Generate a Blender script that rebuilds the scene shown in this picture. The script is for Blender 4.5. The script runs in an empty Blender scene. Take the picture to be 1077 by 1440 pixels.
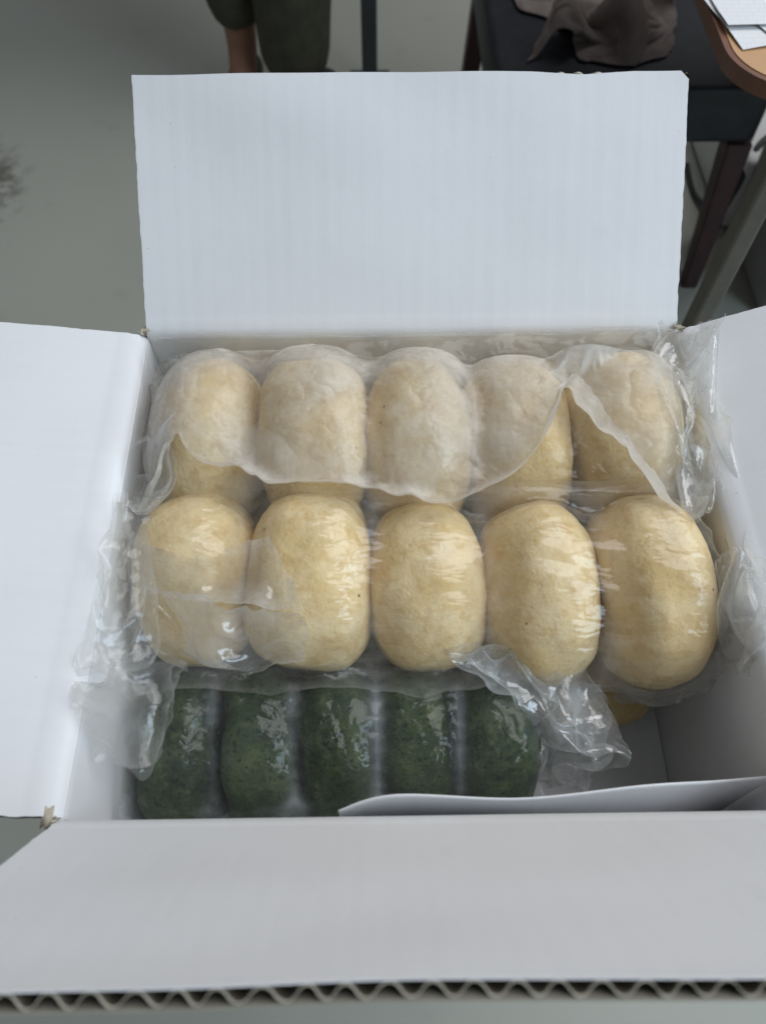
import bpy, bmesh, math, random
import numpy as np
from mathutils import Vector, Matrix, noise, Euler
R = math.radians
random.seed(7); rng = np.random.default_rng(11)
scene = bpy.context.scene
C = scene.collection

# ------------------------------------------------------------------ camera
TH, PSI, RHO = R(60.633), R(-0.822), R(-0.02)
CAM = Vector((-0.0195, -0.2831, 0.3084))
f_ = Vector((-math.sin(PSI)*math.cos(TH), math.cos(PSI)*math.cos(TH), -math.sin(TH)))
r_ = Vector((math.cos(PSI), math.sin(PSI), 0)); d_ = f_.cross(r_)
r2 = r_*math.cos(RHO) + d_*math.sin(RHO); d2 = -r_*math.sin(RHO) + d_*math.cos(RHO)
cd = bpy.data.cameras.new('camera'); cam = bpy.data.objects.new('camera', cd); C.objects.link(cam)
cam.matrix_world = Matrix(((r2.x, -d2.x, -f_.x, CAM.x), (r2.y, -d2.y, -f_.y, CAM.y), (r2.z, -d2.z, -f_.z, CAM.z), (0, 0, 0, 1)))
cd.sensor_fit = 'AUTO'; cd.sensor_width = 36; cd.lens = 27.05
cd.clip_start = 0.01; cd.clip_end = 60
cd.dof.use_dof = True; cd.dof.focus_distance = 0.41; cd.dof.aperture_fstop = 10
scene.camera = cam

# ------------------------------------------------------------------ light
w = bpy.data.worlds.new('World'); scene.world = w; w.use_nodes = True
w.node_tree.nodes['Background'].inputs[0].default_value = (0.90, 0.94, 1.0, 1)
w.node_tree.nodes['Background'].inputs[1].default_value = 0.12
def area(name, loc, target, sx, sy, power, col):
    l = bpy.data.lights.new(name, 'AREA'); l.shape = 'RECTANGLE'; l.size = sx; l.size_y = sy
    l.energy = power; l.color = col
    o = bpy.data.objects.new(name, l); C.objects.link(o); o.location = loc
    o.rotation_euler = (Vector(target) - Vector(loc)).to_track_quat('-Z', 'Y').to_euler()
    return o
area('window_light', (2.0, -0.95, 1.25), (0, -.1, 0), 1.2, 1.6, 31, (0.70, 0.86, 1.0))
area('ceiling_bounce_fill', (1.3, .85, 2.2), (0, 0, 0), 2.2, 2.2, 46, (0.97, 0.975, 1.0))  # added soft overhead fill, stands in for light bounced off the ceiling
scene.view_settings.view_transform = 'Standard'; scene.view_settings.look = 'None'
scene.view_settings.exposure = 0.22; scene.view_settings.gamma = 1
scene.render.engine = 'CYCLES'
scene.cycles.transparent_max_bounces = 16; scene.cycles.max_bounces = 5
scene.cycles.diffuse_bounces = 3; scene.cycles.glossy_bounces = 2; scene.cycles.transmission_bounces = 2

# ------------------------------------------------------------------ helpers
def tag(o, label=None, cat=None, group=None, kind=None):
    if label: o['label'] = label
    if cat: o['category'] = cat
    if group: o['group'] = group
    if kind: o['kind'] = kind
    return o
def empty(name, loc=(0, 0, 0)):
    o = bpy.data.objects.new(name, None); C.objects.link(o); o.location = loc
    o.empty_display_size = .02; return o
def obj(name, me, mat, parent=None, smooth=False):
    o = bpy.data.objects.new(name, me); C.objects.link(o)
    if mat and not me.materials: me.materials.append(mat)
    if parent:
        o.parent = parent
        o.matrix_parent_inverse = Matrix.Translation(-parent.location) if parent.parent is None else Matrix()
    if smooth:
        me.polygons.foreach_set('use_smooth', [True]*len(me.polygons))
        if smooth != 'film': me.set_sharp_from_angle(angle=R(48))
    return o
def mesh(name, V, F):
    me = bpy.data.meshes.new(name); me.from_pydata([tuple(v) for v in V], [], [tuple(int(i) for i in f) for f in F]); me.update(); return me
def gridmesh(name, P, uv=True):
    n, m = P.shape[:2]
    idx = np.arange(n*m).reshape(n, m)
    F = np.stack([idx[:-1, :-1], idx[1:, :-1], idx[1:, 1:], idx[:-1, 1:]], -1).reshape(-1, 4)
    return mesh(name, P.reshape(-1, 3), F)
def box(bm, c, s, rot=None):
    M = Matrix.Translation(c) @ (rot.to_4x4() if rot else Matrix()) @ Matrix.Diagonal((*s, 1))
    return bmesh.ops.create_cube(bm, size=1, matrix=M)
def bm_mesh(name, bm, bevel=0, seg=2):
    if bevel:
        bmesh.ops.bevel(bm, geom=bm.edges[:], offset=bevel, segments=seg, affect='EDGES', profile=.5)
    me = bpy.data.meshes.new(name); bm.to_mesh(me); bm.free(); return me
def tube(P, rad, n=10, cap=True):
    P = [Vector(p) for p in P]; rad = rad if hasattr(rad, '__len__') else [rad]*len(P)
    V, F = [], []; up = Vector((.13, .21, .97))
    for i, p in enumerate(P):
        t = (P[min(i+1, len(P)-1)] - P[max(i-1, 0)]).normalized()
        if abs(t.dot(up)) > .95: up = Vector((.97, .2, .1))
        a = t.cross(up).normalized(); b = t.cross(a)
        for k in range(n):
            an = 2*math.pi*k/n; V.append(p + (a*math.cos(an) + b*math.sin(an))*rad[i])
    for i in range(len(P)-1):
        for k in range(n):
            F.append((i*n+k, i*n+(k+1) % n, (i+1)*n+(k+1) % n, (i+1)*n+k))
    if cap: F.append(tuple(range(n))[::-1]); F.append(tuple((len(P)-1)*n+k for k in range(n)))
    return V, F

# ------------------------------------------------------------------ materials
class NT:
    def __init__(s, name):
        s.m = bpy.data.materials.new(name); s.m.use_nodes = True; s.t = s.m.node_tree
        s.b = s.t.nodes['Principled BSDF']; s.out = s.t.nodes['Material Output']
    def n(s, typ, **kw):
        x = s.t.nodes.new(typ)
        for k, v in kw.items():
            if k in x.inputs: x.inputs[k].default_value = v
            else: setattr(x, k, v)
        return x
    def l(s, a, b): s.t.links.new(a, b)
    def coord(s, scale=(1, 1, 1), kind='Object'):
        tc = s.n('ShaderNodeTexCoord'); mp = s.n('ShaderNodeMapping'); mp.inputs['Scale'].default_value = scale
        s.l(tc.outputs[kind], mp.inputs[0]); return mp.outputs[0]
    def noise(s, vec, scale, detail=4, rough=.55):
        x = s.n('ShaderNodeTexNoise'); x.inputs['Scale'].default_value = scale; x.inputs['Detail'].default_value = detail
        x.inputs['Roughness'].default_value = rough; s.l(vec, x.inputs['Vector']); return x.outputs['Fac']
    def ramp(s, fac, stops):
        x = s.n('ShaderNodeValToRGB'); e = x.color_ramp.elements
        while len(e) < len(stops): e.new(.5)
        for i, (p, c) in enumerate(stops): e[i].position = p; e[i].color = (*c, 1) if len(c) == 3 else c
        s.l(fac, x.inputs[0]); return x.outputs[0]
    def mixc(s, fac, a, b, mode='MIX'):
        x = s.n('ShaderNodeMix', data_type='RGBA', blend_type=mode)
        for sock, v in ((x.inputs[0], fac), (x.inputs[6], a), (x.inputs[7], b)):
            if isinstance(v, (int, float)): sock.default_value = v
            elif isinstance(v, tuple): sock.default_value = (*v, 1)
            else: s.l(v, sock)
        return x.outputs[2]
    def bump(s, h, strength=.3, dist=.001, prev=None):
        x = s.n('ShaderNodeBump'); x.inputs['Strength'].default_value = strength; x.inputs['Distance'].default_value = dist
        s.l(h, x.inputs['Height'])
        if prev: s.l(prev, x.inputs['Normal'])
        return x.outputs[0]
    def set(s, **kw):
        for k, v in kw.items():
            k = k.replace('_', ' ')
            if hasattr(v, 'is_output'): s.l(v, s.b.inputs[k])
            else: s.b.inputs[k].default_value = (*v, 1) if isinstance(v, tuple) and len(v) == 3 and 'Color' in k else v
        return s.m

def card_mat(name, col, axis):
    t = NT(name)
    v = t.coord(kind='Object')
    sc = {'x': (1, .04, .04), 'y': (.04, 1, .04)}[axis]
    mp = t.n('ShaderNodeMapping'); mp.inputs['Scale'].default_value = sc; t.l(v, mp.inputs[0])
    wv = t.n('ShaderNodeTexWave', bands_direction=axis.upper()); wv.inputs['Scale'].default_value = 2*math.pi/(20*.0095)
    wv.inputs['Distortion'].default_value = .6; t.l(v, wv.inputs['Vector'])
    st = t.noise(mp.outputs[0], 260, 3)
    blot = t.noise(v, 14, 4); fib = t.noise(v, 900, 3)
    c = t.mixc(t.ramp(st, [(.3, (0, 0, 0)), (.7, (1, 1, 1))]), tuple(x*.965 for x in col), col)
    c = t.mixc(t.ramp(blot, [(.3, (0, 0, 0)), (.75, (1, 1, 1))]), c, tuple(min(1, x*1.02) for x in col))
    sp = t.noise(v, 420, 1); c = t.mixc(t.ramp(sp, [(.80, (0, 0, 0)), (.83, (.5, .5, .5))]), c, (.45, .43, .40))
    sm = t.n('ShaderNodeMapping'); sm.inputs['Scale'].default_value = (30, 8, 14); sm.inputs['Rotation'].default_value = (.3, .2, .7); t.l(v, sm.inputs[0])
    sf = t.noise(sm.outputs[0], 1.6, 6, .7); c = t.mixc(t.ramp(sf, [(.60, (0, 0, 0)), (.78, (.22, .22, .22))]), c, tuple(x*.80 for x in col))
    nrm = t.bump(wv.outputs['Fac'], .045, .0006); nrm = t.bump(st, .12, .0005, nrm); nrm = t.bump(fib, .12, .0002, nrm)
    nrm = t.bump(blot, .15, .004, nrm)
    return t.set(Base_Color=c, Roughness=.62, Normal=nrm, Specular_IOR_Level=.3)
WHITE = (.79, .80, .815)
M_cardx = card_mat('white_liner', WHITE, 'x'); M_cardy = card_mat('white_liner_side', WHITE, 'y')
def plain(name, col, rough=.6, nscale=30, var=.12, bump=.15, bd=.001, **kw):
    t = NT(name); v = t.coord(); n1 = t.noise(v, nscale, 5)
    c = t.mixc(t.ramp(n1, [(.3, (0, 0, 0)), (.7, (1, 1, 1))]), tuple(x*(1-var) for x in col), tuple(min(1, x*(1+var)) for x in col))
    return t.set(Base_Color=c, Roughness=rough, Normal=t.bump(t.noise(v, nscale*8, 4), bump, bd), **kw)
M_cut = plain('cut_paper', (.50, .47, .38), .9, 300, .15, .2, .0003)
M_kraft_shade = plain('kraft_shade', (.115, .10, .072), .85, 120, .12, .3, .0004)  # flute medium; the shade inside the cavities is put into its dark colour
M_outer = plain('outer_liner', (.30, .285, .235), .8, 80, .08, .2, .0003)

# ------------------------------------------------------------------ box
WX, DY, HZ, TK = .14, .2404, .136, .0051
ZF = -.75
bx = tag(empty('cardboard_box', (0, -DY/2, -HZ-TK)), 'open white corrugated cardboard box with four flaps spread, packed with bagged buns', 'box')

def wobble(x, y, a, s, seed):
    return a*noise.noise(Vector((x*s, y*s, seed)))
def panel(name, origin, U, V, Wn, prof, half, mat_in, axis_flutes=True, bow=0, seed=0, parent=bx, taper=(0, 0), flute=True, chip=None):
    """flap: prof = list of (along V, along Wn) for the inner face, half = extent along U; flutes run along the profile"""
    part = empty(name); part.parent = parent; part.matrix_parent_inverse = Matrix.Translation(-parent.location)
    O, U, V, Wn = Vector(origin), Vector(U), Vector(V), Vector(Wn)
    # arc-length resample
    pr = [Vector((a, b, 0)) for a, b in prof]; L = [0]
    for a, b in zip(pr, pr[1:]): L.append(L[-1] + (b-a).length)
    ns = 46
    def at(s):
        s = max(0, min(L[-1], s))
        for i in range(len(L)-1):
            if s <= L[i+1] + 1e-9:
                k = (s-L[i])/(L[i+1]-L[i]); p = pr[i].lerp(pr[i+1], k); tg = (pr[i+1]-pr[i]).normalized(); return p, tg
    def frame(s):
        p, _ = at(s); a, _ = at(s-.004); b, _ = at(s+.004); tg = (b-a).normalized()
        return p, Vector((-tg.y, tg.x, 0))       # inner normal
    def P(u, s, depth, rag=1):
        p, nn = frame(s); k = s/L[-1]
        uu = u*(half + taper[0 if u < 0 else 1]*k)
        if abs(abs(u)-1) < 1e-6: uu += rag*(wobble(s, u, .0006, 190, seed) + wobble(s, u, .0005, 37, seed+3))
        e = wobble(u, 0, .0005, 3, seed+9)*k + (rag*wobble(u, 1, .0005, 70, seed+5) if k > .999 else 0)
        if chip and k > .93: e -= chip(u)
        b = bow*(1-u*u)*k + wobble(u*1.3, k*2, .0019, 1.4, seed+20)*k
        q = p - nn*(depth - b)
        w3 = O + U*uu + V*q.x + Wn*q.y
        if k > .999: w3 += (V*at(L[-1])[1].x + Wn*at(L[-1])[1].y)*e
        return w3
    nu = 70
    us = np.linspace(-1, 1, nu+1); ss = np.linspace(0, L[-1], ns+1)
    def sheet(nm, d0, d1, mat, inset=0):
        Vv, Ff = [], []
        for d in (d0, d1):
            for s in ss:
                for u in us: Vv.append(P(u, min(s, L[-1]-inset), d))
        n1 = (ns+1)*(nu+1); W_ = nu+1
        for j in range(ns):
            for i in range(nu):
                a = j*W_+i; Ff.append((a, a+1, a+1+W_, a+W_)); Ff.append((n1+a, n1+a+W_, n1+a+1+W_, n1+a+1))
        for i in range(nu):
            a = ns*W_+i; Ff.append((a, a+1, n1+a+1, n1+a)); a = i; Ff.append((a+1, a, n1+a, n1+a+1))
        for j in range(ns):
            a = j*W_; Ff.append((a, a+W_, n1+a+W_, n1+a)); a += nu; Ff.append((a+W_, a, n1+a, n1+a+W_))
        o = obj(nm, mesh(nm, Vv, Ff), mat, part, True); return o
    lt = .0005
    sheet('inner_liner', 0, lt, mat_in)
    sheet('outer_liner', TK-lt, TK, M_outer)
    if flute:
        # wavy medium, one thin solid sheet
        nf = int(2*half/.0095*12); Vv, Ff = [], []; th = .0003; rows = [L[-1]*q for q in (0, .03, .06, .1, .2, .3, .4, .5, .6, .7, .8, .9, .96)] + [L[-1]-.0009, L[-1]-.0002]
        for sgn in (0, 1):
            for s in rows:
                for i in range(nf+1):
                    u = -1 + 2*i/nf; ph = (u+1)*half/.0095*2*math.pi + .7*noise.noise(Vector((u*9, seed, 5)))
                    a = (TK-2*lt-th)/2 - .00015
                    sw = math.sin(ph); sw = math.copysign(abs(sw)**.75, sw)
                    sw += .18*noise.noise(Vector((u*23, seed, 0)))
                    Vv.append(P(u*.9985, s, TK/2 - th/2 + a*max(-1, min(1, sw)) + sgn*th, 0))
        W_ = nf+1; n1 = len(rows)*W_
        for j in range(len(rows)-1):
            for i in range(nf):
                a = j*W_+i; Ff.append((a, a+1, a+1+W_, a+W_)); Ff.append((n1+a, n1+a+W_, n1+a+1+W_, n1+a+1))
        j = len(rows)-1
        for i in range(nf):
            a = j*W_+i; Ff.append((a, a+1, n1+a+1, n1+a))
        me = mesh('fluting', Vv, Ff); me.materials.append(M_kraft_shade); me.materials.append(M_cut)
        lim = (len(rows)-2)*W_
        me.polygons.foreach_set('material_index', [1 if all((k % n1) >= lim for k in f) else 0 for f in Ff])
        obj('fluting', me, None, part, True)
    return part

def bend_profile(angle_deg, length, rad, sag=0):
    """from straight up to direction angle (0 = up, 90 = out horizontal). coords (out, up)"""
    a = R(angle_deg); pts = [(0, -rad*1.2)]
    n = 10
    for i in range(n+1):
        t = a*i/n; pts.append((rad*(1-math.cos(t)), rad*math.sin(t) - rad*1.2 + rad*.4))
    x, y = pts[-1]; n = 8; base = pts[-1]
    for i in range(1, n+1):
        s = length*i/n; aa = a + R(sag)*(i/n)
        x += length/n*math.sin(aa); y += length/n*math.cos(aa)
        if i == 1:
            for q, dn in ((.25, 0), (.34, -.0007), (.43, 0)):
                xx, yy = pts[-1] if q == .25 else base; base = (xx, yy)
                pts.append((base[0] + q*length/n*math.sin(aa) - dn*math.cos(aa)*-1, base[1] + q*length/n*math.cos(aa) - dn*math.sin(aa)))
        pts.append((x, y))
    return pts
# inner normal of a profile heading (out, up): the frame() normal (-ty,tx) points to the inside of the box
# inner wall face is the reference plane
E_ = 0.0004
panel('flap', (0, 0, 0), (1, 0, 0), (0, 1, 0), (0, 0, 1), bend_profile(51, .1265, .003), WX+.0005, M_cardx, seed=1,
      chip=lambda u: .0016*max(0, 1-abs(u-.62)/.18) + (.004*max(0, (u-.975)/.025)))
panel('flap', (0, -DY, 0), (-1, 0, 0), (0, -1, 0), (0, 0, 1), bend_profile(24.45, .1195, .003), WX+.001, M_cardx, seed=2)
panel('flap', (-WX, -DY/2, 0), (0, 1, 0), (-1, 0, 0), (0, 0, 1), bend_profile(80, .116, .007, 4), DY/2-.001, M_cardy, seed=3)
panel('flap', (WX, -DY/2, 0), (0, -1, 0), (1, 0, 0), (0, 0, 1), bend_profile(64.5, .116, .004, 6), DY/2-.001, M_cardy, seed=4)

def wall(name, P0, U, half, normal, mat, bow):
    """wall slab with slightly bowed inner face, top at z=-.003"""
    nu, nz = 24, 14; Vv, Ff = [], []
    O, U, N = Vector(P0), Vector(U), Vector(normal)
    for s in (0, 1):
        for j in range(nz+1):
            for i in range(nu+1):
                u = -1+2*i/nu; k = j/nz; z = -HZ-TK + (HZ+TK-.0034)*k
                b = bow*(1-u*u)*math.sin(k*math.pi*.9)
                Vv.append(O + U*(half*u) + Vector((0, 0, z)) + N*(b - .0003 - s*(TK-.0004)))
    n1 = (nu+1)*(nz+1); W_ = nu+1
    for j in range(nz):
        for i in range(nu):
            a = j*W_+i; Ff.append((a, a+1, a+1+W_, a+W_)); Ff.append((n1+a, n1+a+W_, n1+a+1+W_, n1+a+1))
    for i in range(nu):
        a = i; Ff.append((a+1, a, n1+a, n1+a+1)); a = nz*W_+i; Ff.append((a, a+1, n1+a+1, n1+a))
    for j in range(nz):
        a = j*W_; Ff.append((a, a+W_, n1+a+W_, n1+a)); a += nu; Ff.append((a+W_, a, n1+a, n1+a+W_))
    return obj(name, mesh(name, Vv, Ff), mat, bx, True)
wall('wall', (0, 0, 0), (1, 0, 0), WX, (0, -1, 0), M_cardx, .0015)
wall('wall', (0, -DY, 0), (-1, 0, 0), WX, (0, 1, 0), M_cardx, -.001)
wall('wall', (-WX, -DY/2, 0), (0, 1, 0), DY/2+TK-.0006, (1, 0, 0), M_cardy, .001)
wall('wall', (WX, -DY/2, 0), (0, -1, 0), DY/2+TK-.0006, (-1, 0, 0), M_cardy, -.002)
for s in (-1, 1):                                   # bottom flaps meeting in the middle
    bm = bmesh.new(); box(bm, (0, -DY/2 + s*(DY/4+.0002), -HZ-TK/2), (2*WX-.001, DY/2-.0012, TK))
    obj('bottom_flap', bm_mesh('bottom_flap', bm, .0006), M_cardx, bx)

# frayed board at the corners
def fray(x, y, z, n, size, seed):
    V, F = [], []; rg = random.Random(seed)
    for k in range(n):
        a = rg.uniform(0, 6.28); l = size*rg.uniform(.5, 1.2); wd = size*rg.uniform(.10, .25); up = rg.uniform(-.2, .9)
        d = Vector((math.cos(a), math.sin(a), up)).normalized(); sd = d.cross(Vector((0, .3, 1))).normalized()*wd; o_ = Vector((x, y, z)) + Vector((rg.uniform(-1, 1), rg.uniform(-1, 1), rg.uniform(-.5, .5)))*size*.35
        b = len(V); V += [o_-sd, o_+sd, o_+d*l*.6+sd*.8+Vector((0, 0, .0004)), o_+d*l*.6-sd*.7, o_+d*l+sd*.1+Vector((0, 0, rg.uniform(-.001, .001)))]
        F += [(b, b+1, b+2, b+3), (b+3, b+2, b+4)]
    o = obj('torn_edge', mesh('torn_edge', V, F), M_torn, bx); m_ = o.modifiers.new('solid', 'SOLIDIFY'); m_.thickness = .0003
M_torn = plain('torn_board', (.46, .42, .33), .9, 200, .2, .3, .0004)
fray(-.1418, .0005, .0005, 14, .0042, 1); fray(.1418, .0005, .0005, 12, .0038, 2); fray(-.142, -DY-.001, -.001, 7, .003, 3)
V, F = [], []
for i in range(40):                                # rolled liner at the front left corner
    a = i/39*7.2; r = .0021*(1-i/39*.45)
    for y in (-DY+.0045, -DY-.0025): V.append((-.1452+r*math.cos(a), y+.0006*math.sin(i*.7), -.0008+r*math.sin(a)))
F = [(2*i, 2*i+1, 2*i+3, 2*i+2) for i in range(39)]
o = obj('torn_edge', mesh('torn_edge', V, F), M_torn, bx, True); m_ = o.modifiers.new('solid', 'SOLIDIFY'); m_.thickness = .0003

# ------------------------------------------------------------------ buns
def bun_mesh(name, a, b, c, seed, sq=2.5, amp=.0022, seg=72, rings=52):
    """cushion shaped bun, thickness a along x, squarish where it presses its neighbours"""
    V, F = [], []; tp = .12*math.sin(seed*2.7); tp2 = .10*math.cos(seed*3.9)
    for j in range(rings+1):
        ph = math.pi*j/rings
        for i in range(seg):
            th = 2*math.pi*i/seg
            d = Vector((math.cos(ph), math.sin(ph)*math.cos(th), math.sin(ph)*math.sin(th)))
            rr = math.hypot(d.y, d.z)
            rr = (abs(d.y)**2.35 + abs(d.z)**2.35)**(1/2.35); k = (abs(d.x)**sq + rr**sq)**(-1/sq)
            p = d*k
            p = Vector((p.x*a*(1 + tp*d.z + .5*tp2*d.y), p.y*b, p.z*c*(1 + tp2*d.x)))
            nz = noise.noise(p*17 + Vector((seed*5.1, 3, 1)))*amp*1.7 + noise.noise(p*34 + Vector((seed*7.3, 0, 0)))*amp + noise.noise(p*70 + Vector((0, seed*3.1, 0)))*amp*.55 + noise.noise(p*190 + Vector((0, seed*3.1, 4)))*amp*.20
            V.append(p + d*nz)
    for j in range(rings):
        for i in range(seg):
            F.append((j*seg+i, (j+1)*seg+i, (j+1)*seg+(i+1) % seg, j*seg+(i+1) % seg))
    return mesh(name, V, F)
def bun_mat(name, light, dark, wet, spots):
    t = NT(name); v = t.coord()
    oi = t.n('ShaderNodeObjectInfo'); add = t.n('ShaderNodeVectorMath', operation='ADD')
    t.l(v, add.inputs[0]); t.l(oi.outputs['Random'], add.inputs[1]); v = add.outputs[0]
    n1 = t.noise(v, 38, 5, .6); n2 = t.noise(v, 130, 5, .65); n3 = t.noise(v, 420, 3)
    c = t.mixc(t.ramp(n1, [(.36, (0, 0, 0)), (.62, (1, 1, 1))]), dark, light)
    c = t.mixc(t.ramp(t.noise(v, 75, 6, .75), [(.52, (0, 0, 0)), (.70, (.6, .6, .6))]), c, tuple(min(1, x*1.12) for x in light))
    c = t.mixc(t.ramp(n2, [(.48, (0, 0, 0)), (.66, (.75, .75, .75))]), c, wet)
    vo = t.n('ShaderNodeTexVoronoi'); vo.inputs['Scale'].default_value = 95; t.l(v, vo.inputs['Vector'])
    msk = t.ramp(vo.outputs['Distance'], [(.045, (1, 1, 1)), (.09, (0, 0, 0))])
    vo2 = t.noise(v, 60, 1); gate = t.ramp(vo2, [(.55, (0, 0, 0)), (.6, (1, 1, 1))])
    mk = t.n('ShaderNodeMath', operation='MULTIPLY'); t.l(msk, mk.inputs[0]); t.l(gate, mk.inputs[1])
    c = t.mixc(mk.outputs[0], c, spots)
    n4 = t.noise(v, 240, 4, .7); nr = t.bump(n2, .5, .0016); nr = t.bump(n4, .45, .0009, nr); pv = t.n('ShaderNodeTexVoronoi'); pv.inputs['Scale'].default_value = 260; t.l(v, pv.inputs['Vector']); nr = t.bump(n3, .4, .0005, nr); nr = t.bump(t.ramp(pv.outputs['Distance'], [(.08, (0, 0, 0)), (.3, (1, 1, 1))]), .25, .0006, nr)
    return t.set(Base_Color=c, Roughness=.6, Normal=nr, Specular_IOR_Level=.25)
M_bun = bun_mat('bun_dough', (.80, .65, .385), (.73, .54, .26), (.63, .43, .18), (.16, .09, .04))
def green_mat():
    t = NT('green_dough'); v = t.coord()
    oi = t.n('ShaderNodeObjectInfo'); add = t.n('ShaderNodeVectorMath', operation='ADD')
    t.l(v, add.inputs[0]); t.l(oi.outputs['Random'], add.inputs[1]); v = add.outputs[0]
    n1 = t.noise(v, 45, 5, .65); n2 = t.noise(v, 120, 6, .7); n3 = t.noise(v, 520, 3)
    c = t.ramp(n1, [(.3, (.020, .034, .020)), (.5, (.040, .064, .028)), (.72, (.080, .105, .038))])
    c = t.mixc(t.ramp(n2, [(.5, (0, 0, 0)), (.72, (.9, .9, .9))]), c, (.105, .130, .062))
    c = t.mixc(t.ramp(n3, [(.3, (1, 1, 1)), (.45, (0, 0, 0))]), c, (.012, .022, .014))
    nr = t.bump(n1, .5, .004); nr = t.bump(n2, .9, .0025, nr); nr = t.bump(n3, .6, .0008, nr)
    return t.set(Base_Color=c, Roughness=.7, Normal=nr, Specular_IOR_Level=.3)
M_green = green_mat()
COL = []   # colliders: centre, radii
ordw = ['leftmost', 'second from left', 'middle', 'fourth from left', 'rightmost']
def bun(name, me, mat, loc, rot, label, group, rad, sq=2.6):
    o = obj(name, me, mat, None, True); o.location = loc; o.rotation_euler = rot
    tag(o, label, 'bun', group); COL.append((np.array(loc), np.array(rad), np.array(Euler(rot).to_matrix()), sq))
    return o
BACK = [(-.104, -.051, -.034, -4), (-.051, -.053, -.029, 3), (.002, -.053, -.031, -2), (.0535, -.052, -.035, 4), (.107, -.050, -.031, -3)]
for i, (x, y, z, a) in enumerate(BACK):
    rad = (.0288, .0455, .0445)
    sq = (2.35, 2.8, 2.5, 2.7, 2.4)[i]; me = bun_mesh('bun', *rad, seed=20+i, sq=sq)
    bun('bun', me, M_bun, (x, y, z), (R(rng.uniform(-8, 8)+15), 0, R(a)), f'cream bun in the back row under milky folded film, {ordw[i]} of five', 'back row of cream buns', rad, sq)
FRONT = [(-.1085, -.1215, -.044, .0295, .0420, 4), (-.0525, -.123, -.043, .0300, .0460, -3), (.0028, -.127, -.047, .0288, .0435, 2), (.0585, -.131, -.046, .0300, .0465, 7), (.1110, -.132, -.045, .0272, .0475, 5)]
for i, (x, y, z, a_, b_, rz) in enumerate(FRONT):
    a_ += .0009; rad = (a_, b_, b_*.97)
    sq = (2.5, 2.9, 2.45, 2.3, 2.6)[i]; me = bun_mesh('bun', *rad, seed=40+i, sq=sq)
    bun('bun', me, M_bun, (x, y, z), (R(rng.uniform(-8, 8)+22), 0, R(rz)), f'cream bun in the row behind the green buns, {ordw[i]} of five', 'middle row of cream buns', rad, sq)
me = bun_mesh('bun', .040, .036, .020, seed=70, sq=2.6)
bun('bun', me, M_bun, (.096, -.146, -.1158), (0, 0, R(8)), 'shaded cream bun lying on the box floor beneath the right end of the rows', 'lower cream buns', (.040, .036, .020))
GREEN = [(-.1160, -.194, -.0885, .0215, 3), (-.0775, -.195, -.0890, .0195, 6), (-.0400, -.195, -.0880, .0195, 2), (-.0020, -.195, -.0885, .0195, -2), (.0350, -.194, -.0880, .0192, -4)]
for i, (x, y, z, a_, rz) in enumerate(GREEN):
    a_ += .0013; rad = (a_, .0400, .0455)
    me = bun_mesh('bun', *rad, seed=90+i, sq=2.9, amp=.0034)
    bun('green_bun', me, M_green, (x, y, z), (R(rng.uniform(-6, 6)+10), 0, R(rz)), f'dark green bun in clear bag by the front wall, {ordw[i]} of five', 'row of green buns', rad, 2.9)

# ------------------------------------------------------------------ plastic film
def atz(px, py, z):
    """point on the viewing line of a photo pixel at height z (metres, rim = 0)"""
    v_ = f_ + r2*((px-538.5)/1082) + d2*((py-720)/1082)
    return np.array(CAM + v_*((z-CAM.z)/v_.z))
def catmull(A, n):
    """resample rows of A (k, ...) to n rows with a Catmull-Rom spline"""
    k = len(A); s = np.linspace(0, k-1, n); i = np.minimum(s.astype(int), k-2); t = (s-i).reshape((-1,)+(1,)*(A.ndim-1))
    a, b, c_, d = A[np.maximum(i-1, 0)], A[i], A[i+1], A[np.minimum(i+2, k-1)]
    return .5*((2*b)+(c_-a)*t+(2*a-5*b+4*c_-d)*t*t+(3*b-a-3*c_+d)*t**3)
def surface(ctrl, nu, nv):
    A = np.array(ctrl, float); A = catmull(A, nu); A = catmull(A.transpose(1, 0, 2), nv).transpose(1, 0, 2); return A
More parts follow.
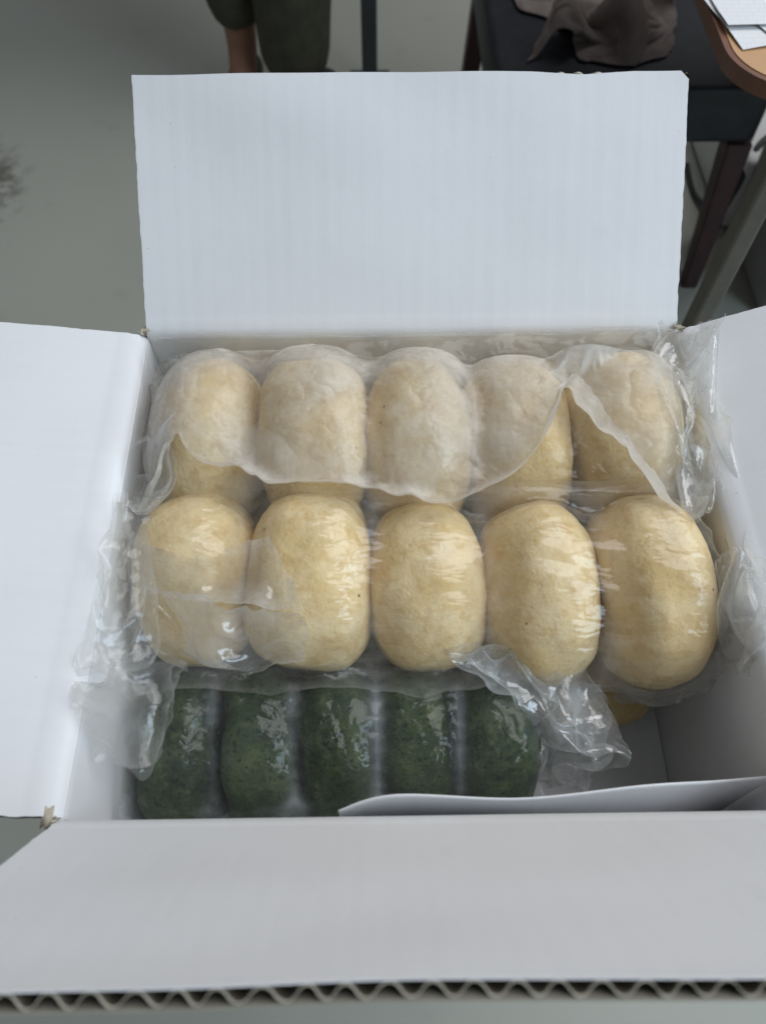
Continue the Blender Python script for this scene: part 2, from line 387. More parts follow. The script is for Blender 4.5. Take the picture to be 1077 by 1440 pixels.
def relax(P, slack=(1.05, 1.05), iters=160, pin=None, grav=(0, 0, -1), g=.00004, margin=.0008, cols=None, jitter=.0006, seed=1, bend=.06,
          xlim=None, ylim=None, zmin=None, axis=None, suck=0., damp=.92, shear=.35, slackmap=None, press=.5):
    """thin film as a grid of links longer than the space it is laid out in: it buckles into creases and settles on the buns"""
    rg = np.random.default_rng(seed); P = P.copy(); n, m = P.shape[:2]
    idx = np.arange(n*m).reshape(n, m); X = P.reshape(-1, 3)
    X0 = X.copy()
    def pairs(di, dj):
        a = idx[max(0, -di):n-max(0, di), max(0, -dj):m-max(0, dj)]; b = idx[max(0, di):n+min(0, di), max(0, dj):m+min(0, dj)]; return a, b
    groups = []
    def add(di, dj, stiff, sl, comp):
        a, b = pairs(di, dj); ii, jj = np.indices(a.shape)
        s = max(abs(di), abs(dj)); par = (ii//s) % 2 if di else (jj//s) % 2
        for q in (0, 1):
            k = par == q; A_, B_ = a[k], b[k]
            L = np.linalg.norm(X0[A_]-X0[B_], axis=1)*sl
            if slackmap is not None: L = L*slackmap.reshape(-1)[A_]
            groups.append((A_, B_, L, stiff, comp))
    add(1, 0, 1., slack[0], press); add(0, 1, 1., slack[1], press)
    sl = math.sqrt((slack[0]**2+slack[1]**2)/2)
    add(1, 1, shear, sl, .5); add(1, -1, shear, sl, .5)
    add(2, 0, bend, slack[0], 1); add(0, 2, bend, slack[1], 1)
    add(4, 0, bend*.6, slack[0], 1); add(0, 4, bend*.6, slack[1], 1)
    if min(n, m) > 18: add(8, 0, bend*.5, slack[0], 1); add(0, 8, bend*.5, slack[1], 1)
    W_ = np.ones((n*m, 1))
    if pin is not None: W_[pin.reshape(-1)] = 0
    lo = rg.normal(0, 1, (max(3, n//9), max(3, m//9), 3)); lo = catmull(catmull(lo, n).transpose(1, 0, 2), m).transpose(1, 0, 2).reshape(-1, 3)
    X += W_*(lo*jitter + rg.normal(0, jitter*.12, X.shape))
    Vel = np.zeros_like(X); G = np.array(grav, float)*g
    for it in range(iters):
        old = X.copy()
        Vel *= damp; Vel += G
        if suck:
            dv = np.array([0, axis[0], axis[1]]) - X; dv[:, 0] = 0; Vel += suck*dv/(np.linalg.norm(dv, axis=1, keepdims=True)+1e-6)
        X += W_*Vel
        for A_, B_, L, st_, comp in groups:
            d = X[B_]-X[A_]; l = np.sqrt((d*d).sum(1))+1e-9; e = (l-L)/l
            e = np.where(e < 0, e*comp, e)*st_*.5
            wa, wb = W_[A_], W_[B_]; cr = d*e[:, None]
            X[A_] += cr*wa; X[B_] -= cr*wb
        touch = np.zeros(len(X), bool)
        for c0, rad, M, sq in (cols if cols is not None else COL):
            q = (X-c0) @ M; qn = np.abs(q/(rad+margin)); l = (qn[:, 0]**sq + (qn[:, 1]**2.35+qn[:, 2]**2.35)**(sq/2.35))**(1/sq); k = l < 1
            if k.any():
                q[k] /= np.maximum(l[k], .3)[:, None]; X[k] = q[k] @ M.T + c0; touch |= k
        if xlim: X[:, 0] = np.clip(X[:, 0], *xlim)
        if ylim: X[:, 1] = np.clip(X[:, 1], *ylim)
        if zmin is not None: X[:, 2] = np.maximum(X[:, 2], zmin)
        if pin is not None: k = W_[:, 0] == 0; X[k] = X0[k]
        Vel = (X-old); Vel[touch] *= .3
        s = np.linalg.norm(Vel, axis=1, keepdims=True); Vel *= np.minimum(1, .0012/(s+1e-9))
    return X.reshape(n, m, 3)
def film_mat(name, contact, free, gloss=.12, tint=(.97, .97, .965), white=(.86, .86, .84), edge=.35, crinkle=.4, stretch=(1, 1, 1), spec=.055, gap0=.0018):
    """thin polythene: clear where it clings to the dough, hazier where it stands free (attribute gap = clearance in metres)"""
    t = NT(name); v = t.coord()
    def mth(op, a, b):
        x = t.n('ShaderNodeMath', operation=op, use_clamp=(op == 'ADD'))
        for i, q in enumerate((a, b)):
            if isinstance(q, (int, float)): x.inputs[i].default_value = q
            else: t.l(q, x.inputs[i])
        return x.outputs[0]
    v2 = t.n('ShaderNodeMapping'); v2.inputs['Scale'].default_value = stretch; t.l(v, v2.inputs[0]); v2 = v2.outputs[0]
    def ridge(sc, det): return mth('ABSOLUTE', mth('SUBTRACT', t.noise(v2, sc, det, .5), .5), 0)
    n1 = t.noise(v, 34, 4, .6); n2 = t.noise(v2, 260, 3, .6)
    nr = t.bump(ridge(34, 1), crinkle*1.5, .007); nr = t.bump(ridge(85, 1), crinkle*1.3, .0028, nr); nr = t.bump(ridge(190, 1), crinkle, .0011, nr); nr = t.bump(n2, crinkle*.4, .0005, nr)
    tr = t.n('ShaderNodeBsdfTransparent'); tr.inputs[0].default_value = (*tint, 1)
    df = t.n('ShaderNodeBsdfDiffuse'); df.inputs[0].default_value = (*white, 1); t.l(nr, df.inputs['Normal'])
    tl = t.n('ShaderNodeBsdfTranslucent'); tl.inputs[0].default_value = (*white, 1); t.l(nr, tl.inputs['Normal'])
    gl = t.n('ShaderNodeBsdfGlossy'); gl.inputs['Roughness'].default_value = gloss; gl.inputs[0].default_value = (1, 1, 1, 1); t.l(nr, gl.inputs['Normal'])
    md = t.n('ShaderNodeMixShader'); md.inputs[0].default_value = .5; t.l(df.outputs[0], md.inputs[1]); t.l(tl.outputs[0], md.inputs[2])
    lw = t.n('ShaderNodeLayerWeight'); lw.inputs['Blend'].default_value = .5; t.l(nr, lw.inputs['Normal']); fc = lw.outputs['Facing']
    at_ = t.n('ShaderNodeAttribute'); at_.attribute_name = 'gap'
    g_ = t.n('ShaderNodeMapRange'); g_.interpolation_type = 'SMOOTHSTEP'; t.l(at_.outputs['Fac'], g_.inputs[0])
    g_.inputs[1].default_value = gap0; g_.inputs[2].default_value = gap0 + .0065; g_.inputs[3].default_value = contact; g_.inputs[4].default_value = free
    mk = mth('MULTIPLY', t.ramp(n1, [(.40, (.42,)*3), (.60, (1.25,)*3)]), g_.outputs[0])
    mk = mth('ADD', mk, mth('MULTIPLY', mth('POWER', fc, 2.5), edge))
    m1 = t.n('ShaderNodeMixShader'); t.l(mk, m1.inputs[0]); t.l(tr.outputs[0], m1.inputs[1]); t.l(md.outputs[0], m1.inputs[2])
    fr = mth('ADD', mth('MULTIPLY', mth('POWER', fc, 4.), .55), spec)
    m2 = t.n('ShaderNodeMixShader'); t.l(fr, m2.inputs[0]); t.l(m1.outputs[0], m2.inputs[1]); t.l(gl.outputs[0], m2.inputs[2])
    t.l(m2.outputs[0], t.out.inputs[0]); return t.m
M_clear = film_mat('clear_film', .2, .33, .09, spec=.085, edge=.45, crinkle=.46)
M_taut = film_mat('taut_film', .03, .20, .14, edge=.28, stretch=(.3, 1, 1), crinkle=.8, spec=.038, gap0=.0030)
M_haze = film_mat('hazy_film', .15, .34, .10, edge=.42, spec=.06, crinkle=.36)
M_milk = film_mat('milky_film', .54, .74, .22, edge=.18, crinkle=.62, white=(.90, .865, .80), spec=.016, gap0=.0035)
M_wet = film_mat('misted_film', .022, .42, .12, white=(.76, .82, .86), edge=.14, crinkle=.6, spec=.022, gap0=.0042)
M_fold = film_mat('fold_film', .03, .11, .10, white=(.80, .84, .84), edge=.22, spec=.03, crinkle=.5)
M_thin = film_mat('thin_film', .06, .13, .14, edge=.35, spec=.04, crinkle=.28)
M_cond = film_mat('misted_end_film', .2, .33, .08, white=(.82, .85, .86), edge=.5, spec=.085, crinkle=.46)
def film(name, P, mat, parent):
    o = obj(name, gridmesh(name, P), mat, parent, 'film'); X = P.reshape(-1, 3); gap = np.full(len(X), .03)
    for c0, rad, M, sq in COL:
        q = (X-c0) @ M; qn = np.abs(q/rad)+1e-6; l = (qn[:, 0]**sq + (qn[:, 1]**2.35+qn[:, 2]**2.35)**(sq/2.35))**(1/sq)
        gap = np.minimum(gap, np.linalg.norm(q, axis=1)*(1-1/l))
    o.data.attributes.new('gap', 'FLOAT', 'POINT').data.foreach_set('value', np.maximum(gap, 0).astype(np.float32))
    s_ = o.modifiers.new('sub', 'SUBSURF'); s_.levels = s_.render_levels = 1
    return o
def border(n, m, rows=(), cols=()):
    k = np.zeros((n, m), bool)
    for r in rows: k[r, :] = True
    for c_ in cols: k[:, c_] = True
    return k
def row_sheet(prof, x0, x1, nu, nv, endlift=None):
    """film laid over a row: prof = (y, z) cross-section, swept along x"""
    pr = catmull(np.array(prof, float), nv); xs = np.linspace(x0, x1, nu)
    return np.stack([np.repeat(xs[:, None], nv, 1), np.repeat(pr[None, :, 0], nu, 0), np.repeat(pr[None, :, 1], nu, 0)], -1)

# --- bag round the back row
bagA = tag(empty('plastic_bag', (0, -.05, -.07)), 'milky plastic bag folded over the back row of cream buns', 'plastic bag')
P = row_sheet([(-.003, -.03), (-.004, .0), (-.014, .018), (-.04, .022), (-.070, .018), (-.092, .002), (-.099, -.022)], -.1385, .1385, 110, 44)
P = relax(P, (1.0, 1.07), 120, border(110, 44, cols=(0, -1)), g=.00002, cols=COL[:5], seed=3, jitter=.0016, margin=.0030, xlim=(-.139, .139), ylim=(-1, -.002), bend=.03)
film('film', P, film_mat('back_film', .06, .13, .14, edge=.25, crinkle=.5, gap0=.0032, spec=.02), bagA)
# loose mouth of the bag lying over the row, with its cut edge hanging in a wavy line
ef = [(188, 722, -.005), (205, 690, .004), (243, 606, .016), (270, 636, .017), (330, 652, .016), (378, 673, .012), (470, 676, .012), (560, 692, .010), (625, 704, .008), (690, 682, .012), (742, 640, .016), (778, 590, .022), (800, 528, .032), (832, 548, .030), (872, 602, .024), (922, 667, .014), (976, 732, .002), (1000, 694, .008)]
eb = [(236, 560, -.012), (246, 530, -.006), (262, 502, -.004), (310, 495, 0.004), (390, 492, .006), (440, 494, .006), (500, 500, .006), (570, 506, .004), (620, 512, .002), (660, 516, .002), (700, 516, .004), (745, 518, .006), (790, 492, .020), (824, 484, .026), (860, 488, .022), (895, 500, .014), (918, 520, .008), (935, 550, .004)]
rj = np.random.default_rng(4); ef2 = catmull(np.array(ef, float), 60); ef2[:, 1] += rj.normal(0, 2.2, 60); ef2[:, 0] += rj.normal(0, 1.5, 60); ef2[:, 2] += rj.normal(0, .0006, 60); ef = ef2.tolist(); eb = catmull(np.array(eb, float), 60).tolist()
top = [atz(*q) for q in eb]; bot = [atz(*q) for q in ef]
mid1 = [a*.66+b*.34+np.array((0, 0, .012)) for a, b in zip(top, bot)]; mid2 = [a*.33+b*.67+np.array((0, 0, .009)) for a, b in zip(top, bot)]
P = surface([top, mid1, mid2, bot], 70, 190)
pn = border(70, 190, rows=(0,)); pn[-1] = rj.random(190) < .6
P = relax(P, (1.10, 1.03), 150, pn, g=.00003, cols=COL[:5], margin=.0052, seed=5, jitter=.0045, bend=.025)
film('folded_mouth', P, M_milk, bagA)
def crumple(name, ctrl, nu, nv, mat, parent, slack=(1.16, 1.16), iters=110, pins=True, seed=1, cols=None, double=True, **kw):
    A = [[atz(*q) for q in row] for row in ctrl]
    P = surface(A, nu, nv); pn = border(nu, nv)
    if pins:
        rp = np.random.default_rng(seed+5)
        for e_ in (pn[0], pn[-1], pn[:, 0], pn[:, -1]): e_[:] |= rp.random(len(e_)) < .13
    kw.setdefault('jitter', .0045); kw.setdefault('g', .00001); kw.setdefault('bend', .115)
    Q = relax(P, slack, iters, pn, seed=seed, cols=cols, **kw); film(name, Q, mat, parent)
    if double:
        L = np.random.default_rng(seed+50); k = len(ctrl)
        A2 = [[np.array(q) + L.normal(0, .0035, 3) for q in row] for row in A]
        film(name, relax(surface(A2, nu, nv), slack, iters, pn, seed=seed+77, cols=cols, **kw), mat, parent)
# gathered ends of the back bag
crumple('gathered_end', [[(226, 514, -.004), (256, 498, .0), (284, 494, .006)], [(200, 560, -.008), (228, 560, .0), (254, 560, .012)], [(186, 630, -.002), (208, 630, .004), (238, 616, .016)], [(176, 712, .004), (192, 712, .004), (210, 690, .010)]], 56, 36, M_haze, bagA, (1.14, 1.3), seed=8)
crumple('gathered_end', [[(938, 476, .006), (965, 456, .018), (1008, 447, .026)], [(916, 520, .006), (940, 510, .016), (985, 505, .022)], [(922, 575, .004), (945, 570, .016), (978, 585, .016)], [(950, 640, -.002), (972, 640, .010), (1000, 650, .010)], [(974, 732, -.002), (987, 720, .006), (1004, 690, .006)]], 70, 36, M_clear, bagA, (1.10, 1.28), seed=9)
crumple('loose_end', [[(965, 470, .008), (1003, 452, .022), (1012, 455, .022)], [(978, 540, .006), (1012, 560, .014), (1024, 560, .014)], [(1002, 620, .004), (1040, 630, .015), (1050, 630, .016)], [(1022, 700, .002), (1058, 720, .015), (1070, 720, .016)], [(1036, 790, -.004), (1070, 810, .012), (1080, 810, .013)]], 80, 34, M_clear, bagA, (1.05, 1.2), seed=10, double=False)

# --- bag round the middle row
bagB = tag(empty('plastic_bag', (0, -.12, -.10)), 'clear plastic bag stretched over the middle row of cream buns', 'plastic bag')
P = row_sheet([(-.078, -.025), (-.083, .0), (-.10, .010), (-.125, .012), (-.15, .004), (-.171, -.018), (-.178, -.045), (-.170, -.075)], -.139, .1395, 130, 60)
P = relax(P, (.985, 1.07), 150, border(130, 60, cols=(0,)), g=.00001, cols=COL[5:10], seed=12, jitter=.0009, axis=(-.124, -.045), suck=.000008, margin=.0030, xlim=(-.1395, .1395), bend=.025)
film('film', P, M_taut, bagB)
crumple('loose_mouth', [[(120, 905, -.045), (160, 870, -.03), (196, 826, -.01), (235, 830, .0), (300, 836, .005), (358, 852, .008), (420, 862, .006)],
                        [(125, 930, -.05), (170, 900, -.04), (205, 868, -.015), (245, 880, -.006), (310, 890, .0), (365, 890, .0), (428, 900, -.004)],
                        [(130, 950, -.06), (175, 935, -.05), (210, 915, -.03), (255, 925, -.02), (320, 930, -.018), (370, 930, -.02), (430, 925, -.018)]], 44, 110, M_haze, bagB, (1.12, 1.07), seed=14, cols=COL[:10], margin=.003, double=False)
crumple('loose_mouth', [[(205, 770, -.018), (260, 780, .0), (320, 768, .006), (372, 752, .010), (395, 775, .010)],
                        [(200, 800, -.018), (255, 810, .0), (318, 806, .004), (372, 800, .010), (412, 815, .010)],
                        [(197, 826, -.016), (250, 840, -.002), (310, 848, .003), (362, 850, .008), (424, 858, .006)]], 40, 90, M_haze, bagB, (1.08, 1.06), seed=15, cols=COL[:10], margin=.0036, double=False)
crumple('gathered_end', [[(160, 695, .010), (182, 690, .008), (208, 705, .004)], [(140, 760, .012), (168, 760, .010), (200, 765, .002)], [(130, 840, .012), (162, 840, .008), (200, 830, -.002)], [(108, 935, .010), (145, 935, .002), (194, 925, -.012)]], 54, 30, M_thin, bagB, (1.07, 1.18), seed=16)
crumple('gathered_end', [[(1006, 800, -.012), (1035, 790, .004), (1058, 800, .010)], [(1012, 840, -.016), (1042, 835, .008), (1076, 828, .014)], [(1014, 882, -.024), (1048, 885, .004), (1082, 872, .012)], [(1028, 926, -.026), (1055, 922, -.006), (1074, 902, .006)]], 44, 44, M_haze, bagB, (1.2, 1.25), seed=17, jitter=.006)
crumple('bottom_seam', [[(870, 955, -.05), (930, 968, -.05), (985, 955, -.045), (1015, 900, -.03)], [(860, 985, -.075), (925, 985, -.075), (990, 975, -.06), (1024, 940, -.04)]], 16, 60, M_haze, bagB, (1.1, 1.08), seed=18, cols=COL[:10])

# --- bag round the green row
bagC = tag(empty('plastic_bag', (-.04, -.198, -HZ)), 'crinkled misted plastic bag round the row of green buns', 'plastic bag')
GC = COL[11:16]
P = row_sheet([(-.150, -.10), (-.152, -.075), (-.157, -.050), (-.174, -.040), (-.196, -.039), (-.218, -.043), (-.2345, -.056), (-.2385, -.10)], -.1385, .056, 110, 60)
P = relax(P, (.99, 1.06), 150, None, g=.00001, cols=GC, seed=22, jitter=.0012, axis=(-.195, -.088), suck=.000010, margin=.0046, bend=.03, xlim=(-.1388, 1), ylim=(-.2392, 1))
film('film', P, M_wet, bagC)
crumple('gathered_end', [[(625, 918, -.026), (668, 902, -.022), (720, 916, -.026), (790, 944, -.036), (840, 965, -.044)],
                         [(680, 940, -.026), (725, 940, -.022), (775, 962, -.024), (822, 980, -.028), (856, 998, -.040)],
                         [(728, 985, -.036), (760, 990, -.030), (795, 1008, -.028), (832, 1020, -.030), (856, 1042, -.040)],
                         [(748, 1040, -.055), (775, 1045, -.046), (800, 1055, -.042), (828, 1062, -.044), (848, 1075, -.05)],
                         [(752, 1090, -.075), (775, 1092, -.07), (795, 1095, -.068), (812, 1102, -.066), (825, 1112, -.066)]], 76, 66, M_cond, bagC, (1.15, 1.15), seed=24, cols=GC, jitter=.006)
crumple('gathered_end', [[(140, 940, -.02), (172, 928, -.022), (215, 928, -.026), (262, 930, -.030)],
                         [(104, 965, .004), (148, 968, -.010), (205, 960, -.022), (252, 955, -.030)],
                         [(108, 1010, .004), (152, 1015, -.010), (195, 1010, -.024), (236, 1000, -.032)],
                         [(146, 1064, -.012), (168, 1068, -.02), (198, 1066, -.03), (226, 1055, -.036)]], 52, 48, M_thin, bagC, (1.12, 1.13), seed=25, cols=GC, jitter=.006)

crumple('loose_fold', [[(150, 932, -.034), (250, 926, -.034), (360, 928, -.034), (470, 930, -.034), (580, 926, -.034), (690, 908, -.030)],
                       [(155, 950, -.032), (255, 942, -.032), (365, 944, -.031), (475, 944, -.031), (585, 942, -.031), (690, 928, -.028)],
                       [(165, 985, -.034), (262, 968, -.032), (370, 975, -.031), (478, 966, -.031), (590, 976, -.031), (700, 962, -.030)]], 26, 130, M_fold, bagC, (1.10, 1.04), seed=27, cols=GC, margin=.0062, double=False, jitter=.003, bend=.08)

# --- paper sheet standing along the front wall
P = surface([[(-.036, -.2380, -.005), (-.014, -.2335, .001), (.035, -.2345, -.005), (.085, -.2295, -.010), (.118, -.2265, -.020), (.1388, -.2260, -.014)],
             [(-.036, -.2388, -.05), (-.014, -.2380, -.05), (.045, -.2378, -.05), (.09, -.236, -.06), (.125, -.234, -.07), (.1375, -.232, -.08)],
             [(-.036, -.2392, -.12), (-.014, -.2392, -.12), (.045, -.2392, -.12), (.09, -.2392, -.12), (.125, -.2392, -.12), (.1375, -.2392, -.12)]], 20, 60)
o = obj('paper_liner', gridmesh('paper_liner', P), M_cardx, None, True); s_ = o.modifiers.new('solid', 'SOLIDIFY'); s_.thickness = .0006; s_.offset = 0
tag(o, 'white paper liner curling away from the front wall of the box', 'paper liner')

# ------------------------------------------------------------------ room behind
t = NT('floor_paint'); v = t.coord()
n1 = t.noise(v, 1.3, 5); n2 = t.noise(v, 9, 5)
c = t.mixc(t.ramp(n1, [(.3, (0, 0, 0)), (.7, (1, 1, 1))]), (.375, .385, .335), (.425, .435, .38))
c = t.mixc(t.ramp(n2, [(.62, (0, 0, 0)), (.8, (.35, .35, .35))]), c, (.20, .195, .17))
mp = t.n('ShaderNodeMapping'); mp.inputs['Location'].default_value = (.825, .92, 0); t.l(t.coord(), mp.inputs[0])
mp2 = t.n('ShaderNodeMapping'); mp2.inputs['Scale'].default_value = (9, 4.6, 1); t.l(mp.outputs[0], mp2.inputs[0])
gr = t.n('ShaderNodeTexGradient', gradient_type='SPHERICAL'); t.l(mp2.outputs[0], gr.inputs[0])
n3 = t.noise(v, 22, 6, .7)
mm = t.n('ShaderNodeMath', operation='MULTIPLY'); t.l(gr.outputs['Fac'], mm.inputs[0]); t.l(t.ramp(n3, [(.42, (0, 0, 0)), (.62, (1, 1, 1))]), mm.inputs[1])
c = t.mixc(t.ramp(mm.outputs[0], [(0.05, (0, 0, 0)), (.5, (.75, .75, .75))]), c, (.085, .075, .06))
M_floor = t.set(Base_Color=c, Roughness=.38, Normal=t.bump(n2, .05, .003), Specular_IOR_Level=.4)
bm = bmesh.new(); bmesh.ops.create_grid(bm, x_segments=2, y_segments=2, size=6)
o = obj('floor', bm_mesh('floor', bm), M_floor); o.location = (0, 2, ZF); tag(o, 'grey painted concrete floor with dark scuffs', None, None, 'structure')

M_wood = plain('stool_wood', (.30, .20, .12), .5, 12, .2, .1)
st = tag(empty('stool', (0, -DY/2, ZF)), 'plain wooden stool hidden beneath the cardboard box', 'stool')
bm = bmesh.new(); box(bm, (0, -DY/2, -HZ-TK-.0125-.0004), (.24, .19, .025)); obj('seat', bm_mesh('seat', bm, .004), M_wood, st)
for sx in (-1, 1):
    for sy in (-1, 1):
        bm = bmesh.new(); h = (-HZ-TK-.0256) - ZF; box(bm, (sx*.095, -DY/2+sy*.07, ZF+h/2), (.028, .028, h)); obj('leg', bm_mesh('leg', bm, .003), M_wood, st)

# black chair with dark red wooden legs
M_black = plain('black_upholstery', (.018, .021, .027), .5, 40, .3, .2)
M_red = plain('dark_red_wood', (.050, .020, .020), .4, 25, .3, .1)
ch = tag(empty('chair', (.36, 1.0, ZF)), 'low black padded chair with dark red wooden legs behind the box', 'chair')
bm = bmesh.new(); box(bm, (.36, 1.03, -.40), (.40, .50, .09)); obj('seat', bm_mesh('seat', bm, .012, 3), M_black, ch, True)
for (x, y, dx, dy) in ((.545, .80, .028, .0), (.19, .80, -.02, 0), (.53, 1.25, .02, .02), (.19, 1.25, -.02, .02)):
    V = []
    for z, hw, ox, oy in ((-.446, .020, 0, 0), (ZF+.001, .0135, dx, dy)):
        for a, b in ((-1, -1), (1, -1), (1, 1), (-1, 1)): V.append((x+ox+a*hw, y+oy+b*hw, z))
    me = mesh('leg', V, [(0, 1, 5, 4), (1, 2, 6, 5), (2, 3, 7, 6), (3, 0, 4, 7), (0, 3, 2, 1), (4, 5, 6, 7)])
    bm = bmesh.new(); bm.from_mesh(me); obj('leg', bm_mesh('leg', bm, .004), M_red, ch)
bm = bmesh.new(); box(bm, (.36, 1.26, -.10), (.40, .04, .50)); obj('backrest', bm_mesh('backrest', bm, .012, 3), M_black, ch, True)

M_cloth = plain('taupe_cloth', (.20, .17, .155), .9, 60, .15, .4, .001)
cl = np.zeros((70, 80, 3)); U_, V_ = np.meshgrid(np.linspace(0, 1, 70), np.linspace(0, 1, 80), indexing='ij')
cl[..., 0] = .225 + .19*V_ + .02*np.sin(U_*5); cl[..., 1] = .855 + .22*U_ + .015*np.sin(V_*7); cl[..., 2] = -.30 + .05*np.sin(U_*7+V_*4)*np.sin(V_*6+1)
cl = relax(cl, (1.30, 1.25), 70, None, g=.00008, cols=[], seed=31, jitter=.016, bend=.03, zmin=-.352)
o = obj('crumpled_cloth', gridmesh('crumpled_cloth', cl), M_cloth, None, True); s_ = o.modifiers.new('solid', 'SOLIDIFY'); s_.thickness = .003
s_ = o.modifiers.new('sub', 'SUBSURF'); s_.levels = s_.render_levels = 1
tag(o, 'crumpled taupe cloth thrown on the black chair seat', 'cloth')

# desk with rounded corner
M_top = plain('desk_laminate', (.60, .36, .19), .35, 6, .06, .03)
M_band = plain('desk_edge', (.20, .095, .06), .4, 20, .1, .05)
M_olive = plain('olive_metal', (.135, .125, .10), .45, 30, .12, .08)
dk = tag(empty('desk', (.70, .60, ZF)), 'wood-topped desk with rounded corner and brown edge at the upper right', 'desk')
def rounded(x0, y0, x1, y1, r, n=14):
    pts = []
    for cx, cy, a0 in ((x1-r, y1-r, 0), (x0+r, y1-r, 90), (x0+r, y0+r, 180), (x1-r, y0+r, 270)):
        for i in range(n+1):
            a = R(a0+90*i/n); pts.append((cx+r*math.cos(a), cy+r*math.sin(a)))
    return pts
def prism(name, pts, z0, z1, mat, parent, bev=0):
    n = len(pts); V = [(x, y, z0) for x, y in pts] + [(x, y, z1) for x, y in pts]
    F = [tuple(range(n))[::-1], tuple(range(n, 2*n))] + [(i, (i+1) % n, n+(i+1) % n, n+i) for i in range(n)]
    return obj(name, mesh(name, V, F), mat, parent)
DA = R(0)
prism('edge_band', rounded(.266, .288, 1.25, .95, .06), -.064, -.0505, M_band, dk)
prism('desktop', rounded(.2715, .2935, 1.245, .945, .0545), -.063, -.0497, M_top, dk)
for x, y in ((.335, .312), (1.15, .312), (.62, .92), (1.15, .92)):
    bm = bmesh.new(); box(bm, (x, y, (ZF-.0642)/2), (.022, .022, -.0642-ZF)); obj('leg', bm_mesh('leg', bm, .004), M_olive, dk)
# papers on desk
t = NT('printed_paper'); v = t.coord()
br = t.n('ShaderNodeTexBrick'); br.inputs['Scale'].default_value = 38; br.inputs['Mortar Size'].default_value = .012
br.inputs['Color1'].default_value = br.inputs['Color2'].default_value = (.80, .81, .82, 1); br.inputs['Mortar'].default_value = (.70, .71, .73, 1)
t.l(v, br.inputs['Vector'])
M_paper = t.set(Base_Color=br.outputs['Color'], Roughness=.7)
for k, (x, y, a, lab) in enumerate(((.345, .436, 12, 'lowest white printed sheet of the pile on the desk'), (.362, .440, 22, 'white printed sheet in the middle of the pile on the desk'), (.350, .452, 4, 'topmost white printed sheet of the pile on the desk'))):
    n = 14; P = np.zeros((n, n, 3))
    for i in range(n):
        for j in range(n):
            u, vv = i/(n-1)-.5, j/(n-1)-.5
            q = Matrix.Rotation(R(a), 2) @ Vector((u*.17, vv*.16)); P[i, j] = (x+q.x, y+q.y, -.0485+k*.0012+.0035*(noise.noise(Vector((u*3, vv*3, k)))+.25)*(abs(u)+abs(vv)))
    tag(obj('paper_sheet', gridmesh('paper_sheet', P), M_paper, None, True), lab, 'paper', 'papers on the desk')

# slate metal post
M_slate = plain('slate_metal', (.060, .075, .085), .4, 20, .1, .05)
ps = tag(empty('metal_post', (-.025, 1.44, ZF)), 'slim slate grey metal post standing on the floor behind the box', 'post')
bm = bmesh.new(); box(bm, (-.025, 1.44, ZF+.6), (.034, .034, 1.19)); obj('shaft', bm_mesh('shaft', bm, .004), M_slate, ps)
bm = bmesh.new(); box(bm, (-.025, 1.44, ZF+.004), (.09, .09, .007)); obj('base_plate', bm_mesh('base_plate', bm, .002), M_slate, ps)

# grey bin, white case, cables under the desk
M_grey = plain('grey_plastic', (.30, .30, .285), .5, 20, .06, .08)
M_whitep = plain('white_plastic', (.80, .82, .80), .45, 20, .04, .05)
bn = tag(empty('waste_bin', (.80, .83, ZF)), 'tall grey plastic bin under the desk at the right edge', 'bin')
def frustum(name, cx, cy, z0, z1, w0, d0, w1, d1, mat, parent, bev=.01):
    V = [(cx+a*w0, cy+b*d0, z0) for a, b in ((-1, -1), (1, -1), (1, 1), (-1, 1))] + [(cx+a*w1, cy+b*d1, z1) for a, b in ((-1, -1), (1, -1), (1, 1), (-1, 1))]
    bm = bmesh.new(); bm.from_mesh(mesh('tmp', V, [(3, 2, 1, 0), (4, 5, 6, 7), (0, 1, 5, 4), (1, 2, 6, 5), (2, 3, 7, 6), (3, 0, 4, 7)]))
    return obj(name, bm_mesh(name, bm, bev, 3), mat, parent)
frustum('body', .80, .83, ZF+.001, ZF+.27, .115, .115, .13, .13, M_grey, bn)
frustum('rim', .80, .83, ZF+.2705, ZF+.29, .137, .137, .137, .137, M_grey, bn, .006)
wc = tag(empty('white_case', (.83, 1.09, ZF)), 'white plastic case standing on the floor behind the chair leg', 'case')
frustum('body', .83, 1.09, ZF+.001, ZF+.15, .165, .14, .165, .14, M_whitep, wc)
frustum('foot', .74, .928, ZF+.001, ZF+.03, .03, .02, .03, .02, M_grey, wc, .003)
M_cable = plain('black_rubber', (.03, .035, .035), .5, 20, .1, .05)
def cable(pts, r, lab):
    P = []
    pts = [Vector(p) for p in pts]
    for i in range(len(pts)-1):
        a, b, c_, d = pts[max(i-1, 0)], pts[i], pts[i+1], pts[min(i+2, len(pts)-1)]
        for k in range(10):
            s = k/10; P.append(.5*((2*b) + (c_-a)*s + (2*a-5*b+4*c_-d)*s*s + (3*b-a-3*c_+d)*s**3))
    P.append(pts[-1]); V, F = tube(P, r, 8); tag(obj('cable', mesh('cable', V, F), M_cable, None, True), lab, 'cable')
cable([(.64, .93, ZF+.008), (.66, .945, ZF+.10), (.70, 1.00, ZF+.158), (.80, 1.06, ZF+.157)], .006, 'dark cable arching up over the white case under the desk')
cable([(.60, .86, ZF+.006), (.635, .91, ZF+.006), (.648, .96, ZF+.02), (.635, 1.05, ZF+.006), (.64, 1.14, ZF+.006)], .005, 'dark cable lying on the floor between the desk leg and chair leg')

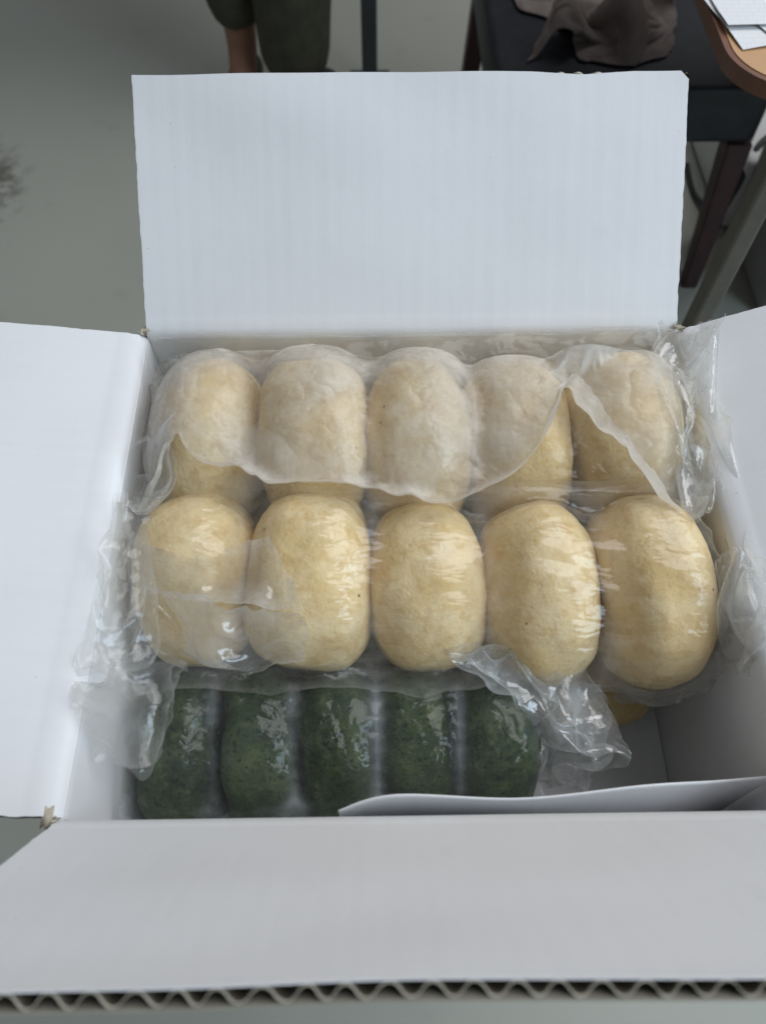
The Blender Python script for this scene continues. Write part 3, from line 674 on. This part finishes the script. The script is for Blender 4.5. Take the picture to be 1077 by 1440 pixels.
# person in the background: trousers and shoes
M_trs = plain('olive_trousers', (.060, .062, .042), .85, 30, .25, .4, .004)
M_skin = plain('skin', (.33, .17, .11), .55, 40, .08, .1)
M_shoe = plain('black_shoe', (.015, .016, .018), .5, 40, .2, .1)
M_shirt = plain('grey_shirt', (.12, .12, .11), .85, 20, .15, .2)
pe = tag(empty('person', (-.22, 1.43, ZF)), 'person in dark olive trousers and black shoes standing in the background, seen below the knee', 'person')
def skin(name, verts, edges, mat, parent, root=0, sub=2):
    me = bpy.data.meshes.new(name); me.from_pydata([v[0] for v in verts], edges, []); me.update()
    o = obj(name, me, mat, parent); m_ = o.modifiers.new('skin', 'SKIN'); m_.use_smooth_shade = True
    for i, v in enumerate(verts):
        me.skin_vertices[0].data[i].radius = v[1] if hasattr(v[1], '__len__') else (v[1], v[1])
    me.skin_vertices[0].data[root].use_root = True
    s_ = o.modifiers.new('sub', 'SUBSURF'); s_.levels = s_.render_levels = sub
    return o
Z = ZF; PY = -.19
hipz = Z+.92
body = [((-.22, 1.80, hipz), .15), ((-.22, 1.82, Z+1.15), .14), ((-.22, 1.82, Z+1.40), .15), ((-.22, 1.80, Z+1.52), .06), ((-.22, 1.79, Z+1.66), (.085, .1)),
        ((-.31, 1.76, Z+.88), .09), ((-.31, 1.62, Z+.50), .06), ((-.30, 1.62, Z+.10), .034), ((-.30, 1.53, Z+.035), .03),
        ((-.13, 1.76, Z+.88), .09), ((-.15, 1.56, Z+.50), .06), ((-.17, 1.56, Z+.10), .036), ((-.165, 1.46, Z+.035), .03),
        ((-.41, 1.81, Z+1.40), .06), ((-.47, 1.79, Z+1.12), .042), ((-.46, 1.70, Z+.88), .03),
        ((-.03, 1.81, Z+1.40), .06), ((.03, 1.79, Z+1.12), .042), ((.02, 1.70, Z+.88), .03)]
edg = [(0, 1), (1, 2), (2, 3), (3, 4), (0, 5), (5, 6), (6, 7), (7, 8), (0, 9), (9, 10), (10, 11), (11, 12), (2, 13), (13, 14), (14, 15), (2, 16), (16, 17), (17, 18)]
body = [((p[0], p[1]+PY, p[2]), r) for p, r in body]
skin('body', body, edg, M_skin, pe)
tr = [((-.22, 1.80, hipz+.02), .175), ((-.31, 1.76, Z+.86), .115), ((-.31, 1.62, Z+.50), .085), ((-.302, 1.615, Z+.24), .068), ((-.30, 1.612, Z+.13), .060),
      ((-.12, 1.76, Z+.86), .115), ((-.155, 1.56, Z+.50), .10), ((-.178, 1.55, Z+.24), .085), ((-.182, 1.55, Z+.06), .074)]
tr = [((p[0], p[1]+PY, p[2]), r) for p, r in tr]
skin('trousers', tr, [(0, 1), (1, 2), (2, 3), (3, 4), (0, 5), (5, 6), (6, 7), (7, 8)], M_trs, pe)
skin('shirt', [((-.22, 1.62, hipz+.12), .165), ((-.22, 1.63, Z+1.2), .16), ((-.22, 1.63, Z+1.44), .16), ((-.43, 1.62, Z+1.40), .075), ((-.48, 1.60, Z+1.15), .06), ((-.01, 1.62, Z+1.40), .075), ((.04, 1.60, Z+1.15), .06)],
     [(0, 1), (1, 2), (2, 3), (3, 4), (2, 5), (5, 6)], M_shirt, pe)
for x, y in ((-.30, 1.38), (-.125, 1.31)):
    skin('shoe', [((x, y+.09, Z+.045), (.040, .040)), ((x, y, Z+.04), (.042, .035)), ((x, y-.10, Z+.032), (.040, .028))], [(0, 1), (1, 2)], M_shoe, pe)
